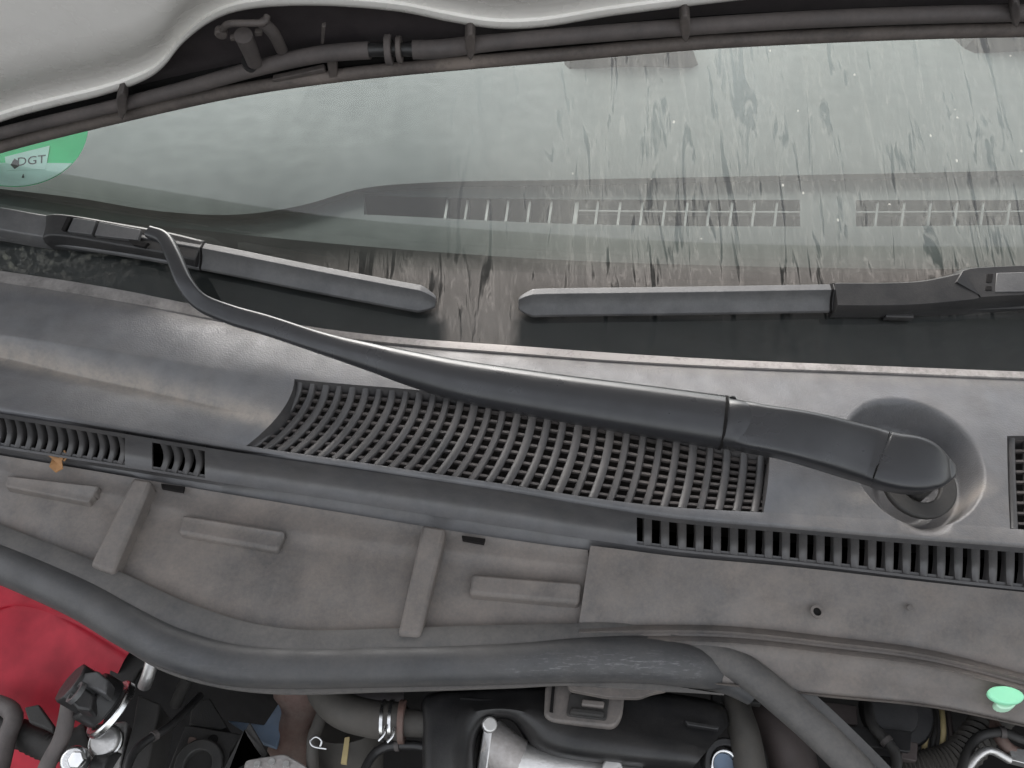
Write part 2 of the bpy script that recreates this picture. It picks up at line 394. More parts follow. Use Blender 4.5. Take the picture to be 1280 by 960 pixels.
V, Fc = grid([[gl(u, A(u) + 14, -.003) for u in us2], [gl(u, (A(u) + FT(u))/2, -.003) for u in us2], [gl(u, FT(u), -.003) for u in us2]])
mk('frit_band', V, Fc, m_frit, ws)
# dirty rubber lip where the glass meets the cowl
pts = [gl(u, A(u) - 3, .0015) for u in np.linspace(-230, 1500, 140)]
wv = curve([(-250, .0055), (0, .0052), (290, .0046), (420, .0032), (700, .0036), (1000, .0032), (1500, .003)])
uu = np.linspace(-230, 1500, 140)
def lip(i, t):
    h = wv(uu[i]); return [(-h, -.003), (-h*.9, .0016), (-h*.1, .0026), (h*.8, .0032), (h, .0012), (h, -.004)]
V, Fc = sweep_geo(pts, lip, GN)
att = []
for i in range(140):
    d = .05 + .95*sm(400, 640, uu[i])*(1 - .45*sm(760, 1100, uu[i])); att += [d]*6
mk('lower_seal', V, Fc, m_seal, ws, attr=att)

# sticker on the inside of the glass, lower corner
st = thing('emission_sticker', 'round green emission sticker with white lower band inside the windscreen corner', 'sticker', gl(20, 190, -.006))
def flat_gl(name, uv, off, mat, par): 
    return prism(name, [gl(u, v, off) for u, v in uv], -GN*.0003, mat, par, bevel=0)
cx, cy, R = 18, 158, 92
disc = [(cx + R*1.0*math.cos(a), cy + R*.82*math.sin(a)) for a in np.linspace(0, 2*math.pi, 48, endpoint=False)]
flat_gl('disc', disc, -.0062, m_stick_g, st)
arc = [(cx + R*.99*math.cos(a), cy + R*.81*math.sin(a)) for a in np.linspace(math.radians(38), math.radians(143), 20)]
flat_gl('white_band', arc, -.0056, m_stick_w, st)
flat_gl('label_patch', [(6, 196), (62, 182), (57, 212), (8, 213)], -.0052, m_stick_w, st)
tc = bpy.data.curves.new('t', 'FONT'); tc.body = 'DGT'; tc.size = 1; tc.align_x = 'CENTER'; tc.align_y = 'CENTER'; tc.resolution_u = 3
to = bpy.data.objects.new('t', tc); COL.objects.link(to); bpy.context.view_layer.update()
tm = to.to_mesh(); tv = [v.co.copy() for v in tm.vertices]; tf = [tuple(p.vertices) for p in tm.polygons]; to.to_mesh_clear(); bpy.data.objects.remove(to)
tx = (gl(52, 199) - gl(25, 202)).normalized(); ty = GN.cross(tx)
k = (gl(57, 199) - gl(24, 199)).length / 1.9
mk('lettering', [gl(39, 201, -.0048) + tx*v.x*k + ty*v.y*k for v in tv], tf, m_stick_k, st, smooth=0)
flat_gl('emblem', [(13, 206), (18, 198), (23, 201), (24, 207), (18, 211)], -.0048, m_stick_k, st)
flat_gl('emblem', [(27, 222), (29, 217), (30, 222)], -.0048, m_stick_k, st)

# ------------------------------------------------------------------ cowl panel with its grilles
cowl = thing('cowl_panel', 'grey plastic windscreen cowl with slatted air intakes under the wipers', 'cowl', atz(640, 560, -.03))
shift = curve([(-250, -62), (370, -60), (545, -52), (700, -30), (850, -16), (960, -8), (1100, 0), (1500, 6)])
zGT = lambda u: zA(u) - .004 ; zGB = lambda u: zA(u) - (.021 - .009*(1 - sm(120, 380, u)))
GL0, GL1 = 368, 962; HL0 = 1259
us = sorted(set(list(np.linspace(UMIN, GL0, 60)) + list(np.linspace(GL0, GL1, 70)) + list(np.linspace(GL1, 1045, 12)) + list(np.linspace(1045, HL0, 120)) + list(np.linspace(HL0, UMAX, 20))))
PB = Vector(atz(1138, 578, zA(1138) - .013)); BR = .0455
def bowl(p):
    d = math.hypot((p.x - PB.x), (p.y - PB.y) * 1.0)
    return -.024 * (1 - sm(BR*.80, BR*1.0, d)) - .006*(1 - sm(BR*.35, BR*.5, math.hypot(p.x - PB.x, p.y - PB.y + .010)))
rows = []; att = []; fold = curve([(-250, 400), (0, 446), (100, 470), (200, 492), (330, 525), (420, 560)])
def addrow(f):
    r = []
    for u in us:
        uu_, vv, z = f(u); p = atz(uu_, vv, z); b = bowl(p); p = p + Vector((0, 0, b)); r.append(p)
        d = 0
        if uu_ < 420:
            c = vv - fold(uu_); d = math.exp(-(c/10.)**2 if c > 0 else -(c/20.)**2) * (1 - .25*sm(150, 300, uu_)) * (1 - sm(335, 385, uu_))
        d = max(d, .55*math.exp(-((uu_-1222)/22.)**2 - ((vv-612)/14.)**2), .5*math.exp(-((uu_-1075)/28.)**2 - ((vv-622)/13.)**2))
        d = max(d, .25*math.exp(-((vv - A(uu_) - 6)/7.)**2))
        d = max(d, .22*sm(960, 1000, uu_)*sm(600, 640, vv))
        att.append(d)
    rows.append(r)
NA = 36; NG = 60
for k in range(NA): addrow(lambda u: (u, A(u) + (GT(u) - A(u))*k/NA, zA(u) + .001 - .005*(k/NA)**1.6))
RG = len(rows)
def zg(u, t):      # surface between grille top and bottom lines outside the grille: gentle then falling away past the dirt fold
    z = zGT(u) + (zGB(u) - zGT(u)) * (t - .10*math.sin(math.pi*t))
    k = 1 - sm(300, 368, u)
    if k > 0:
        uq = u + shift(u)*t**1.8; tf = min(.9, max(.15, (fold(uq) - GT(u)) / (GB(u + shift(u)) - GT(u)))); zf = zA(u) - .0175
        z2 = zGT(u) + (zf - zGT(u))*(t/tf)**1.15 if t < tf else zf + (zGB(u) - zf)*((t - tf)/(1 - tf))**1.2
        z = z*(1-k) + z2*k
    return z
for k in range(NG + 1):
    t = k / NG; addrow(lambda u: (u + shift(u)*t**1.8, GT(u) + (GB(u + shift(u)) - GT(u))*t, zg(u, t)))
RB = len(rows) - 1
addrow(lambda u: (u + shift(u), Cl(u + shift(u)) - 3, zGB(u) - .0002)); addrow(lambda u: (u + shift(u), Cl(u + shift(u)), zGB(u) - .0012)); addrow(lambda u: (u + shift(u), Cl(u + shift(u)) + 3, zGB(u) - .0036))
V, Fc = grid(rows, lambda i, j: RG <= i < RB and ((GL0 - .1 <= us[j] and us[j+1] <= GL1 + .1) or us[j] >= HL0 - .1))
top = mk('top_panel', V, Fc, m_cowl, cowl, attr=att, smooth=85)
# grilles: frame wall, lengthwise bars each a piece, cross bars below
def gz(u, t, drop=0): return zGT(u) - .0015 + (zGB(u) + .0005 - zGT(u)) * (1 - (1 - t)**1.7) - drop
def gp(u, t, drop=0): return atz(u + shift(u)*t**1.8, GT(u) + (GB(u + shift(u)) - GT(u))*t, gz(u, t, drop))
def sp_(u, t): return atz(u + shift(u)*t**1.8, GT(u) + (GB(u + shift(u)) - GT(u))*t, zg(u, t))
def grille(u0, u1, pitch):
    loop = [sp_(u, 0) for u in np.linspace(u0, u1, 30)] + [sp_(u1, t) for t in np.linspace(0, 1, 14)[1:]] + [sp_(u, 1) for u in np.linspace(u1, u0, 30)[1:]] + [sp_(u0, t) for t in np.linspace(1, 0, 14)[1:-1]]
    n = len(loop); dn = Vector((0, 0, -.014)); cen = sum(loop, Vector()) / n
    L1 = [p + Vector((0, 0, -.0002)) for p in loop]; L2 = [p + (cen - p)*.008 + dn for p in loop]
    V = L1 + L2; Fc = [(k, (k+1) % n, n + (k+1) % n, n + k) for k in range(n)]
    g = mk('grille', V, Fc, m_grille, cowl)
    u = u0 + 6; i = 0
    while u < u1 - 3:
        pts = [gp(u, t) for t in np.linspace(.0, 1, 13)]
        wj = .0026*random.uniform(.92, 1.08)
        V, Fc = sweep_geo(pts, lambda i, t: [(-wj*.8, -.005), (wj*.8, -.005), (wj, -.0012), (wj*.6, 0), (-wj*.6, 0), (-wj, -.0012)], Vector((0, -.25, 1)))
        mk('grille_bar', V, Fc, m_grille, g); u += pitch(u)
    for k in range(9):
        t = (k + .45) / 9; ue = np.linspace(u0 + 1, min(u1 - 1, 1480), 24)
        V, Fc = sweep_geo([gp(q, t, .0020) for q in ue], lambda i, t: [(-.0008, -.0022), (.0008, -.0022), (.0008, .0005), (-.0008, .0005)], Vector((0, -.25, 1)))
        mk('cross_bar', V, Fc, m_cross, g)
grille(GL0, GL1, lambda u: 16.6 + 4.6*sm(430, 900, u)); grille(HL0, UMAX, lambda u: 21)
# dark plenum below the grilles
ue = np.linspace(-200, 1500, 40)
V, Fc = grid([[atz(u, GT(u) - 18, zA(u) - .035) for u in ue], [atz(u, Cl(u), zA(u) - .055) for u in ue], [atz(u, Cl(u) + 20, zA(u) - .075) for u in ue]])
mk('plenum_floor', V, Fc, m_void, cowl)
# front fascia: solid stretches and slotted stretches
FP = [(0.0, 0.006), (.10, .0115), (.22, .0175), (.40, .0245), (.60, .0300), (.82, .0338), (1.0, .0355)]
def fp(u, s, back=0):
    zc = zGB(u) - .0012; dz = np.interp(s, [q[0] for q in FP], [q[1] for q in FP])
    p = atz(u, Cl(u) + 3 + (Dl(u) - Cl(u) - 3)*s, zc - .0024 - (dz - .006)); p.y += back; return p
def fascia_piece(name, ulist, mat, s0=0., s1=1., th=.0025, ns=9):
    uu_ = list(ulist); ss = np.linspace(s0, s1, ns); fr = [[fp(u, s) for u in uu_] for s in ss]; bk = [[fp(u, s, th) for u in uu_] for s in ss]
    V, Fc = grid(fr); n = len(V); V2, F2 = grid(bk); V = V + V2; Fc = Fc + [tuple(n + q for q in f[::-1]) for f in F2]
    nr, nc = ns, len(uu_)
    for i in range(nr - 1): Fc += [(i*nc, (i+1)*nc, n + (i+1)*nc, n + i*nc), (i*nc + nc-1, n + i*nc + nc-1, n + (i+1)*nc + nc-1, (i+1)*nc + nc-1)]
    for j in range(nc - 1): Fc += [((nr-1)*nc + j, (nr-1)*nc + j+1, n + (nr-1)*nc + j+1, n + (nr-1)*nc + j)]
    return mk(name, V, Fc, mat, cowl, smooth=40)
for a, b in ((156, 190), (256, 796)): fascia_piece('fascia', np.linspace(a, b, max(4, int((b-a)/12))), m_fascia)
for a, b in ((-230, 156), (190, 256), (796, 1500)):
    uu_ = np.linspace(a, b, 30); fascia_piece('slot_rail', uu_, m_fascia, 0, .12, ns=4); fascia_piece('slot_rail', uu_, m_fascia, .93, 1, ns=3)
def slat(u, w_, curl):
    pts = []
    for s in np.linspace(.10, .95, 8): pts.append(fp(u + curl*math.sin(math.pi*(s - .1)/.85) , s, .0008))
    V, Fc = sweep_geo(pts, lambda i, t: [(-w_, -.006), (w_, -.006), (w_, 0), (w_*.6, .0008), (-w_*.6, .0008), (-w_, 0)], Vector((0, -1, .15)))
    mk('slat', V, Fc, m_grille, cowl)
u = -225
while u < 154: slat(u, .0019, 4.5); u += 12.9
for u in (203, 216.5, 230, 243.5): slat(u, .0021, 5)
u = 810
while u < 1490: slat(u, .0026, 0); u += 21.6
# shadowed ledge under the fascia
ue = np.linspace(UMIN, UMAX, 120)
rws = [[fp(u, 1.0) + Vector((0, .002, .0005)) for u in ue], [atz(u, Dl(u) + 4, zA(u) - .0575) for u in ue], [atz(u, El(u), zA(u) - .0605) for u in ue], [atz(u, El(u) + 6, zA(u) - .068) for u in ue]]
V, Fc = grid(rws); mk('ledge', V, Fc, m_fascia, cowl)

# ------------------------------------------------------------------ bulkhead tray (left) and overlapping cover (right)
zE = lambda u: zA(u) - .0595; zF = lambda u: zA(u) - .080
def tz(u, t): return zE(u) + (zF(u) - zE(u))*t + .0012*(1 - sm(.0, .06, t)) + (-.0016 if t > .22 else 0)*sm(.18, .26, t)
def tp(u, t, up=0): return atz(u, El(u) + (Fl(u) - El(u))*t, tz(u, t) + up)
tray = thing('bulkhead_tray', 'dusty grey plastic bulkhead tray with raised ribs left of the plain cover', 'tray', atz(350, 700, -.08))
ue = np.linspace(UMIN, 735, 90); tt = [0, .03, .06, .12, .18, .22, .26, .35, .5, .65, .8, .9, .97, 1.03]
V, Fc = grid([[tp(u, t) for u in ue] for t in tt]); mk('panel', V, Fc, m_tray, tray, smooth=50)
def vt_of(u, v): return (v - El(u)) / (Fl(u) - El(u))
def on_tray(uv, up=0): u, v = uv; return atz(u, v, tz(u, max(0, min(1.05, vt_of(u, v)))) + up)
def raised(name, quad, h, bev=.0022, n=6):
    """quad top-left, top-right, bottom-right, bottom-left in pixels of its top face, standing h above the tray"""
    a, b, c, d = [np.array(q, float) for q in quad]; R = []
    for i in range(n):
        s = i/(n-1); l = a + (d - a)*s; r = b + (c - b)*s
        R.append([on_tray(l + (r - l)*q, h) for q in (0, .5, 1)])
    nv = n*3; Vt = [p for r in R for p in r]; Vb = [p - Vector((0, 0, h + .003)) for p in Vt]
    _, Fg = grid(R); Fc = list(Fg)
    for i in range(n-1): Fc += [(i*3, (i+1)*3, nv + (i+1)*3, nv + i*3), (i*3+2, nv + i*3+2, nv + (i+1)*3+2, (i+1)*3+2)]
    for j in range(2): Fc += [(j, nv + j, nv + j+1, j+1), ((n-1)*3+j, (n-1)*3+j+1, nv + (n-1)*3+j+1, nv + (n-1)*3+j)]
    return mk(name, Vt + Vb, Fc, m_tray, tray, smooth=45, bevel=bev)
raised('rib', [(166, 596), (190, 600), (141, 716), (112, 706)], .009); raised('rib', [(528, 655), (558, 660), (525, 795), (497, 793)], .009)
raised('pad', [(8, 594), (124, 607), (110, 628), (6, 608)], .0045); raised('pad', [(228, 642), (358, 663), (347, 688), (222, 666)], .0045); raised('pad', [(590, 716), (727, 727), (724, 754), (586, 742)], .0055)
for (u, v) in ((216, 608), (592, 673)): 
    pz('clip_slot', [(u - 15, v - 4), (u + 15, v), (u + 13, v + 7), (u - 14, v + 2)], zE(u) + .0035, .002, m_void, tray, bevel=.0004)
cover = thing('bulkhead_cover', 'plain dusty grey bulkhead cover overlapping the ribbed tray, with a double ridge', 'cover', atz(1000, 760, -.08))
H = lambda u: Fl(u) + curve([(700, 62), (900, 70), (1000, 72), (1100, 70), (1280, 62), (1500, 58)])(u)
ue = [738 - 18*0] + list(np.linspace(746, UMAX, 70)); nc = len(ue)
def lean(t, u): return -14*t*(1 - sm(738, 900, u))
rws = []
def cz(u, t): return zE(u) + .0055 + (zF(u) - zE(u))*t
for t, dv, dz in [(-.02, 0, 0), (.05, 0, .0), (.3, 0, 0), (.6, 0, 0), (.88, 0, 0), (.98, 0, -.001)]:
    rws.append([atz(u + lean(t, u), El(u) - 4 + (Fl(u) - 6 - El(u))*t, cz(u, t) + dz) for u in ue])
for dv, dz in [(-4, -.003), (-1, -.0005), (3, .0005), (7, -.0025), (10, -.003), (13, -.0005), (17, 0), (21, -.003), (26, -.0045)]:
    rws.append([atz(u + lean(1, u), Fl(u) + dv, zF(u) + .0055 + dz) for u in ue])
for s, dz in [(.2, -.003), (.5, -.005), (.8, -.008), (.93, -.010), (.97, -.0085), (1.0, -.010), (1.02, -.016)]:
    rws.append([atz(u + lean(1, u), Fl(u) + 26 + (H(u) - Fl(u) - 26)*s, zF(u) + dz) for u in ue])
Lf = [[Vector((r[0].x - .0008, r[0].y, r[0].z - .008))] + r for r in rws]
V, Fc = grid(Lf); mk('panel', V, Fc, m_tray, cover, smooth=50)
pc = atz(1021, 765, cz(1021, .56) + .0006)
ring('drain_hole', pc, (0, -.3, 1), .0042, .0026, .0012, m_tray, cover, n=18); ring('drain_hole', pc + Vector((0, 0, -.0002)), (0, -.3, 1), .0026, 0, .0004, m_dull, cover, n=16)
ring('nib', atz(1137, 760, cz(1137, .35)), (0, -.3, 1), .0022, 0, .0012, m_tray, cover, n=10, bevel=.0005)

# ------------------------------------------------------------------ rubber bonnet seals
seal = thing('bonnet_seal', 'thick black rubber bonnet seal curving along the front of the bulkhead tray', 'rubber seal', atz(400, 830, -.08))
Tc = [(-230, 612), (-100, 668), (0, 703), (60, 728), (110, 752), (160, 782), (215, 810), (290, 830), (380, 834), (500, 832), (620, 829), (720, 824), (800, 824), (860, 832), (905, 846), (940, 866)]
pts = spl([(u, v, zF(u) - .006 - .020*sm(850, 940, u)) for u, v in Tc], 8); P3 = [atz(u, v, z) for u, v, z in pts]; N = len(P3)
rr = curve([(-230, .0125), (0, .0125), (200, .0125), (480, .0125), (650, .0130), (760, .0145), (850, .0135), (940, .008)])
def sealprof(i, t):
    r = rr(pts[i][0]); return [(r*math.cos(a)*1.0, r*.92*math.sin(a)) for a in np.linspace(0, 2*math.pi, 18, endpoint=False)]
V, Fc = sweep_geo(P3, sealprof, Vector((0, -.35, 1)))
att = []
for i in range(N):
    u = pts[i][0]
    for k in range(18):
        a = 2*math.pi*k/18; low = .55 if (a > math.pi*1.15 or a < .5) else 0  # lower face painted lighter: light on the tube put into the dust attribute
        att.append(low*.6)
blb = mk('bulb', V, Fc, m_bulb, seal, attr=att)
sc = blb.data.attributes.new('scuff', 'FLOAT', 'POINT'); vals = []
for i in range(N):
    u = pts[i][0]; a0 = sm(560, 700, u)*(1 - sm(850, 890, u)) + .15*sm(60, 160, u)*(1 - sm(300, 400, u))
    for k in range(18): vals.append(a0*(1 if k in (3, 4) else .4 if k in (2, 5) else 0))
sc.data.foreach_set('value', vals)
# flange that lies on the tray and lower lip
def fl_prof(h0): return lambda i, t: [(-h0, -.003), (h0, -.003), (h0, .001), (h0*.4, .0022), (-h0*.6, .0014), (-h0, .0)]
pf = spl([(u, Fl(u) + 9, zF(u) + .0025) for u in (-230, -100, 0, 70, 140, 220, 300, 380, 480, 600, 720, 800, 870)], 8)
V, Fc = sweep_geo([atz(*p) for p in pf], lambda i, t: [(a*(1 - sm(.88, 1, t)*.9), b - .004*sm(.85, 1, t)) for a, b in fl_prof(.0085)(i, t)], Vector((0, -.2, 1))); mk('flange', V, Fc, m_rubber, seal, attr=[.5]*len(V))
lp = curve([(-230, 640), (-100, 690), (0, 722), (80, 758), (155, 802), (205, 831), (265, 850), (340, 860), (480, 858), (640, 853), (708, 850), (760, 853), (840, 862), (900, 868)])
pf = [(u, lp(u), zF(u) - .0135) for u in np.linspace(-230, 905, 90)]
V, Fc = sweep_geo([atz(*p) for p in pf], lambda i, t: [(a*(1 - .9*sm(.86, 1, t)), b*(1 - .6*sm(.86, 1, t))) for a, b in [(-.0055, -.0015), (.003, -.0015), (.0036, .0), (.003, .0014), (-.0055, .0012)]], Vector((0, -.2, 1))); mk('lower_lip', V, Fc, m_rubber, seal, attr=[.75]*len(V))
seal2 = thing('rubber_strip', 'double rubber strip running diagonally down from the bonnet seal into the engine bay', 'rubber seal', atz(1000, 890, -.11))
pd = spl([(835, 806, -.088), (880, 815, -.090), (930, 838, -.092), (985, 882, -.098), (1040, 932, -.108), (1095, 990, -.12), (1160, 1070, -.14)], 8)
V, Fc = sweep_geo([atz(*p) for p in pd], lambda i, t: circ(.0088 + .0015*sm(0, .4, t), 14, .9), Vector((0, -.3, 1))); mk('bulb', V, Fc, m_rubber, seal2, attr=[.55]*len(V))
pd = spl([(925, 826, -.092), (965, 842, -.094), (1012, 880, -.10), (1065, 930, -.11), (1118, 985, -.122), (1180, 1060, -.14)], 8)
V, Fc = sweep_geo([atz(*p) for p in pd], lambda i, t: [(-.0065, -.004), (.0052, -.004), (.0056, .001), (.001, .0026), (-.0065, .0016)], Vector((0, -.3, 1))); mk('lip', V, Fc, m_rubber, seal2, attr=[.15]*len(V))

# ------------------------------------------------------------------ windscreen wipers
w1 = thing('windscreen_wiper', 'black wiper with long tapering arm lying across the cowl grille', 'wiper', atz(1140, 590, -.02), 'windscreen wipers')
ap = spl([(906, 528, .017), (800, 512, .018), (700, 497, .019), (587, 478, .020), (520, 462, .021), (460, 445, .022), (400, 428, .024), (335, 407, .029), (290, 394, .033), (252, 378, .042), (232, 355, .052), (218, 322, .060), (206, 299, .064), (188, 291, .064)], 7)
aw = curve([(180, 7.5), (206, 8.5), (232, 10), (290, 12), (400, 13.5), (460, 17), (520, 21.5), (587, 25.5), (700, 28.5), (800, 31), (906, 33)])
def armprof(i, t):
    u = ap[i][0]; d = (atz(*ap[i]) - CAM).dot(FW); h = aw(u)*d/F*1.02; H_ = .0042 + (h*.72 - .0042)*sm(300, 560, u)
    if u < 420:
        k = sm(330, 460, u)
    else: k = 1
    out = []
    for a in np.linspace(0, math.pi, 11): 
        e = .55 + .35*k
        c, s = math.cos(a), math.sin(a); out.append((h*math.copysign(abs(c)**e, c), H_*s**(.5 + .35*k)))
    return [(h, -H_*.35)] + out + [(-h, -H_*.35)]
V, Fc = sweep_geo([atz(*p) for p in ap], armprof, Vector((0, -.62, 1))); mk('arm', V, Fc, m_arm, w1, smooth=60)
V, Fc = sweep_geo([atz(905.5, 528, .0175), atz(902, 527.5, .0175)], lambda i, t: [(a*1.012, b*1.012) for a, b in armprof(0, 0)], Vector((0, -.62, 1))); mk('hinge_gap', V, Fc, m_dull, w1)
# hinge block
def rb(w_, h_, e=.5, n=11): 
    return [(w_, -h_*.5)] + [(w_*math.copysign(abs(math.cos(a))**e, math.cos(a)), h_*math.sin(a)**e) for a in np.linspace(0, math.pi, n)] + [(-w_, -h_*.5)]
hg = spl([(899, 527, .0165), (910, 529, .0185), (922, 531, .0195), (936, 534, .0185)], 4)
V, Fc = sweep_geo([atz(*p) for p in hg], lambda i, t: rb(.0158 - .0006*t, .0100, .75), Vector((0, -.62, 1))); mk('hinge', V, Fc, m_arm, w1)
for p in (atz(914, 501, .0150), atz(917, 560, .0125)): ring('hinge_pin', p, (.1, 1, -.1), .0034, 0, .002, m_black, w1, n=14, bevel=.0006)
hd = spl([(926, 532, .0185), (945, 536, .0195), (985, 543, .020), (1020, 551, .018), (1060, 562, .0115), (1082, 568, .0088), (1099, 573.5, .0086)], 6)
hw = curve([(926, .0150), (940, .0152), (950, .0150), (985, .0155), (1060, .0172), (1104, .0176)])
V, Fc = sweep_geo([atz(*p) for p in hd], lambda i, t: rb(hw(hd[i][0]), .0095, .45, 15), Vector((0, -.55, 1))); mk('arm_head', V, Fc, m_arm, w1, smooth=60)
cpp = spl([(1100, 573.8, .0087), (1106, 575.7, .0088), (1122, 579, .0089), (1140, 581, .0086), (1155, 583, .0080), (1167, 585, .0072), (1177, 586.5, .0062), (1183, 587.5, .0050), (1186, 588, .0040)], 5)
def capw(u): return .0178*(math.sqrt(max(.02, 1 - (max(0, u - 1132)/55)**2)))
V, Fc = sweep_geo([atz(*p) for p in cpp], lambda i, t: rb(capw(cpp[i][0]), .0100*max(.5, capw(cpp[i][0])/.0178), .45, 15), Vector((0, -.5, 1))); mk('pivot_cap', V, Fc, m_arm, w1, smooth=60)
V, Fc = sweep_geo([atz(1098, 573.2, .0086), atz(1101, 574.15, .0087)], lambda i, t: rb(.01735, .0092, .45, 15), Vector((0, -.5, 1))); mk('cap_seam', V, Fc, m_dull, w1)
pcs = atz(1146, 600, -.022)
ring('pivot_shaft', pcs + Vector((0, 0, -.012)), (0, -.25, 1), .009, 0, .024, m_bracket, w1)
gr = ring('pivot_grommet', atz(1146, 607, -.026) , (0, -.3, 1), .0235, .013, .005, m_bracket, cowl, n=32, bevel=.0012)
# blades: aerofoil section on the glass
def bladeprof(sc):
    return [(.0095*sc, -.004), (.0108*sc, -.0008), (.0098*sc, .0012), (.0050*sc, .0030), (.0008*sc, .0058), (-.0025*sc, .0092), (-.0042*sc, .0112), (-.0098*sc, .0098), (-.0104*sc, -.004)]
def blade(par, uv, n=10, taper=None, off=.007, sgn=1, k=1.0):
    pts = spl(uv, n); P3 = [gl(u, v, off) for u, v in pts]
    def pr(i, t):
        s = taper(pts[i][0]) if taper else 1; q = [(sgn*a*max(.12, s)*k, b*max(.35, s**.5)*k) for a, b in bladeprof(1)]
        return q
    V, Fc = sweep_geo(P3, pr, GN); return mk('blade', V, Fc, m_blade, par, smooth=42, bevel=.0005)
b1 = blade(w1, [(-230, 254), (-100, 270), (0, 284), (100, 297), (250, 322), (400, 352), (500, 371), (528, 376), (540, 378), (545, 379)], taper=lambda u: math.sqrt(max(0, min(1, (547 - u)/22))), k=.86)
rub = [gl(u, v, .0015) for u, v in spl([(-230, 264), (0, 293), (250, 330), (400, 361), (532, 386)], 8)]
V, Fc = sweep_geo(rub, lambda i, t: [(-.0012, -.0008), (.0012, -.0008), (.003, .004), (-.003, .004)], GN); mk('rubber_edge', V, Fc, m_dull, b1)
# connector block on the left blade
def gsweep(name, par, uv, off, w0, h0, mat, n=4, bev=.0008):
    pts = spl(uv, n); P3 = [gl(u, v, off) for u, v in pts]
    f = lambda x, t: x(t) if callable(x) else x
    V, Fc = sweep_geo(P3, lambda i, t: [(-f(w0, t), -f(h0, t)), (f(w0, t), -f(h0, t)), (f(w0, t), f(h0, t)*.4), (f(w0, t)*.75, f(h0, t)), (-f(w0, t)*.8, f(h0, t)), (-f(w0, t), f(h0, t)*.5)], GN)
    return mk(name, V, Fc, mat, par, smooth=30, bevel=bev)
con = gsweep('connector', w1, [(60, 290), (78, 289), (120, 294), (200, 307), (253, 319)], .0085, lambda t: .0112 - .0012*t, lambda t: .010*(.75 + .25*math.sin(math.pi*min(1, t*1.6))), m_black)
flat = lambda name, uv, off, th, mat, par, bev=.0004: prism(name, [gl(u, v, off) for u, v in uv], -GN*th, mat, par, bevel=bev)
flat('notch', [(84, 270), (89, 271), (81, 288), (76, 287)], .0212, .003, m_dull, con)
flat('clip_tab', [(92, 272), (120, 276), (114, 293), (84, 289)], .0216, .004, m_blade, con)
flat('clip_tab', [(124, 277), (176, 287), (172, 300), (118, 294)], .0216, .004, m_blade, con)
flat('release_slot', [(160, 299), (186, 303), (180, 309), (166, 306)], .0214, .003, m_dull, con)
gsweep('end_sleeve', w1, [(-230, 251), (-60, 271), (0, 279), (40, 286), (66, 290)], .0085, .0108, .0085, m_blade)
def joint(par, uvs, k, off=.007):
    V, Fc = sweep_geo([gl(u, v, off) for u, v in uvs], lambda i, t: [(a*k, b*k) for a, b in bladeprof(1)], GN); mk('joint_line', V, Fc, m_dull, par)
joint(b1, [(254, 322.8), (256.5, 323.3)], .89)
w2 = thing('windscreen_wiper', 'black flat wiper blade lying level along the bottom right of the glass', 'wiper', gl(1000, 390), 'windscreen wipers')
b2 = blade(w2, [(648, 381), (653, 381), (668, 381), (700, 380), (860, 378), (1040, 375), (1160, 373), (1280, 370), (1500, 364)], taper=lambda u: math.sqrt(max(0, min(1, (u - 646)/20))), k=.88)
rub = [gl(u, v, .0015) for u, v in spl([(668, 393), (860, 390), (1040, 388), (1500, 380)], 8)]
V, Fc = sweep_geo(rub, lambda i, t: [(-.0012, -.0008), (.0012, -.0008), (.003, .004), (-.003, .004)], GN); mk('rubber_edge', V, Fc, m_dull, b2)
con2 = gsweep('connector', w2, [(1040, 374), (1100, 374), (1150, 372), (1200, 366), (1235, 361), (1500, 350)], .0095, lambda t: .0108 + .0035*sm(.35, .75, t), lambda t: .0085 + .004*sm(.3, .75, t), m_black, n=6)
flat('notch', [(1234, 342), (1242, 342), (1240, 353), (1233, 353)], .0225, .003, m_dull, con2); flat('notch', [(1233, 357), (1240, 357), (1240, 363), (1232, 363)], .0225, .003, m_dull, con2)
flat('clip_tab', [(1246, 341), (1420, 336), (1420, 362), (1244, 365)], .0226, .003, m_blade, con2)
joint(b2, [(1034, 375.1), (1037, 375)], .91)
nub = gsweep('rubber_nub', b2, [(1105, 394), (1140, 395)], .004, .003, .003, m_black)

# ------------------------------------------------------------------ bonnet raised over the windscreen
bon = thing('bonnet', 'raised white bonnet seen from below, its black rear edge above the windscreen', 'bonnet', hp(640, 50))
RE = curve([(-250, 272), (-100, 222), (0, 190), (150, 152), (300, 119), (430, 100), (560, 87), (700, 75), (860, 61), (1000, 53), (1150, 47), (1280, 44), (1500, 42)])
ue = np.concatenate([np.linspace(-260, 1520, 90), np.linspace(1600, 3300, 12)])
rws = [[hp(u, RE(u) - 6, -.012) for u in ue]]
for s in (.03, .1, .25, .5, .75, .95): rws.append([hp(u, RE(u) - 6, -.014) + HD*s + Vector((0, 0, 0)) for u in ue])
V, Fc = grid(rws); mk('outer_skin', V, Fc, m_skin, bon)
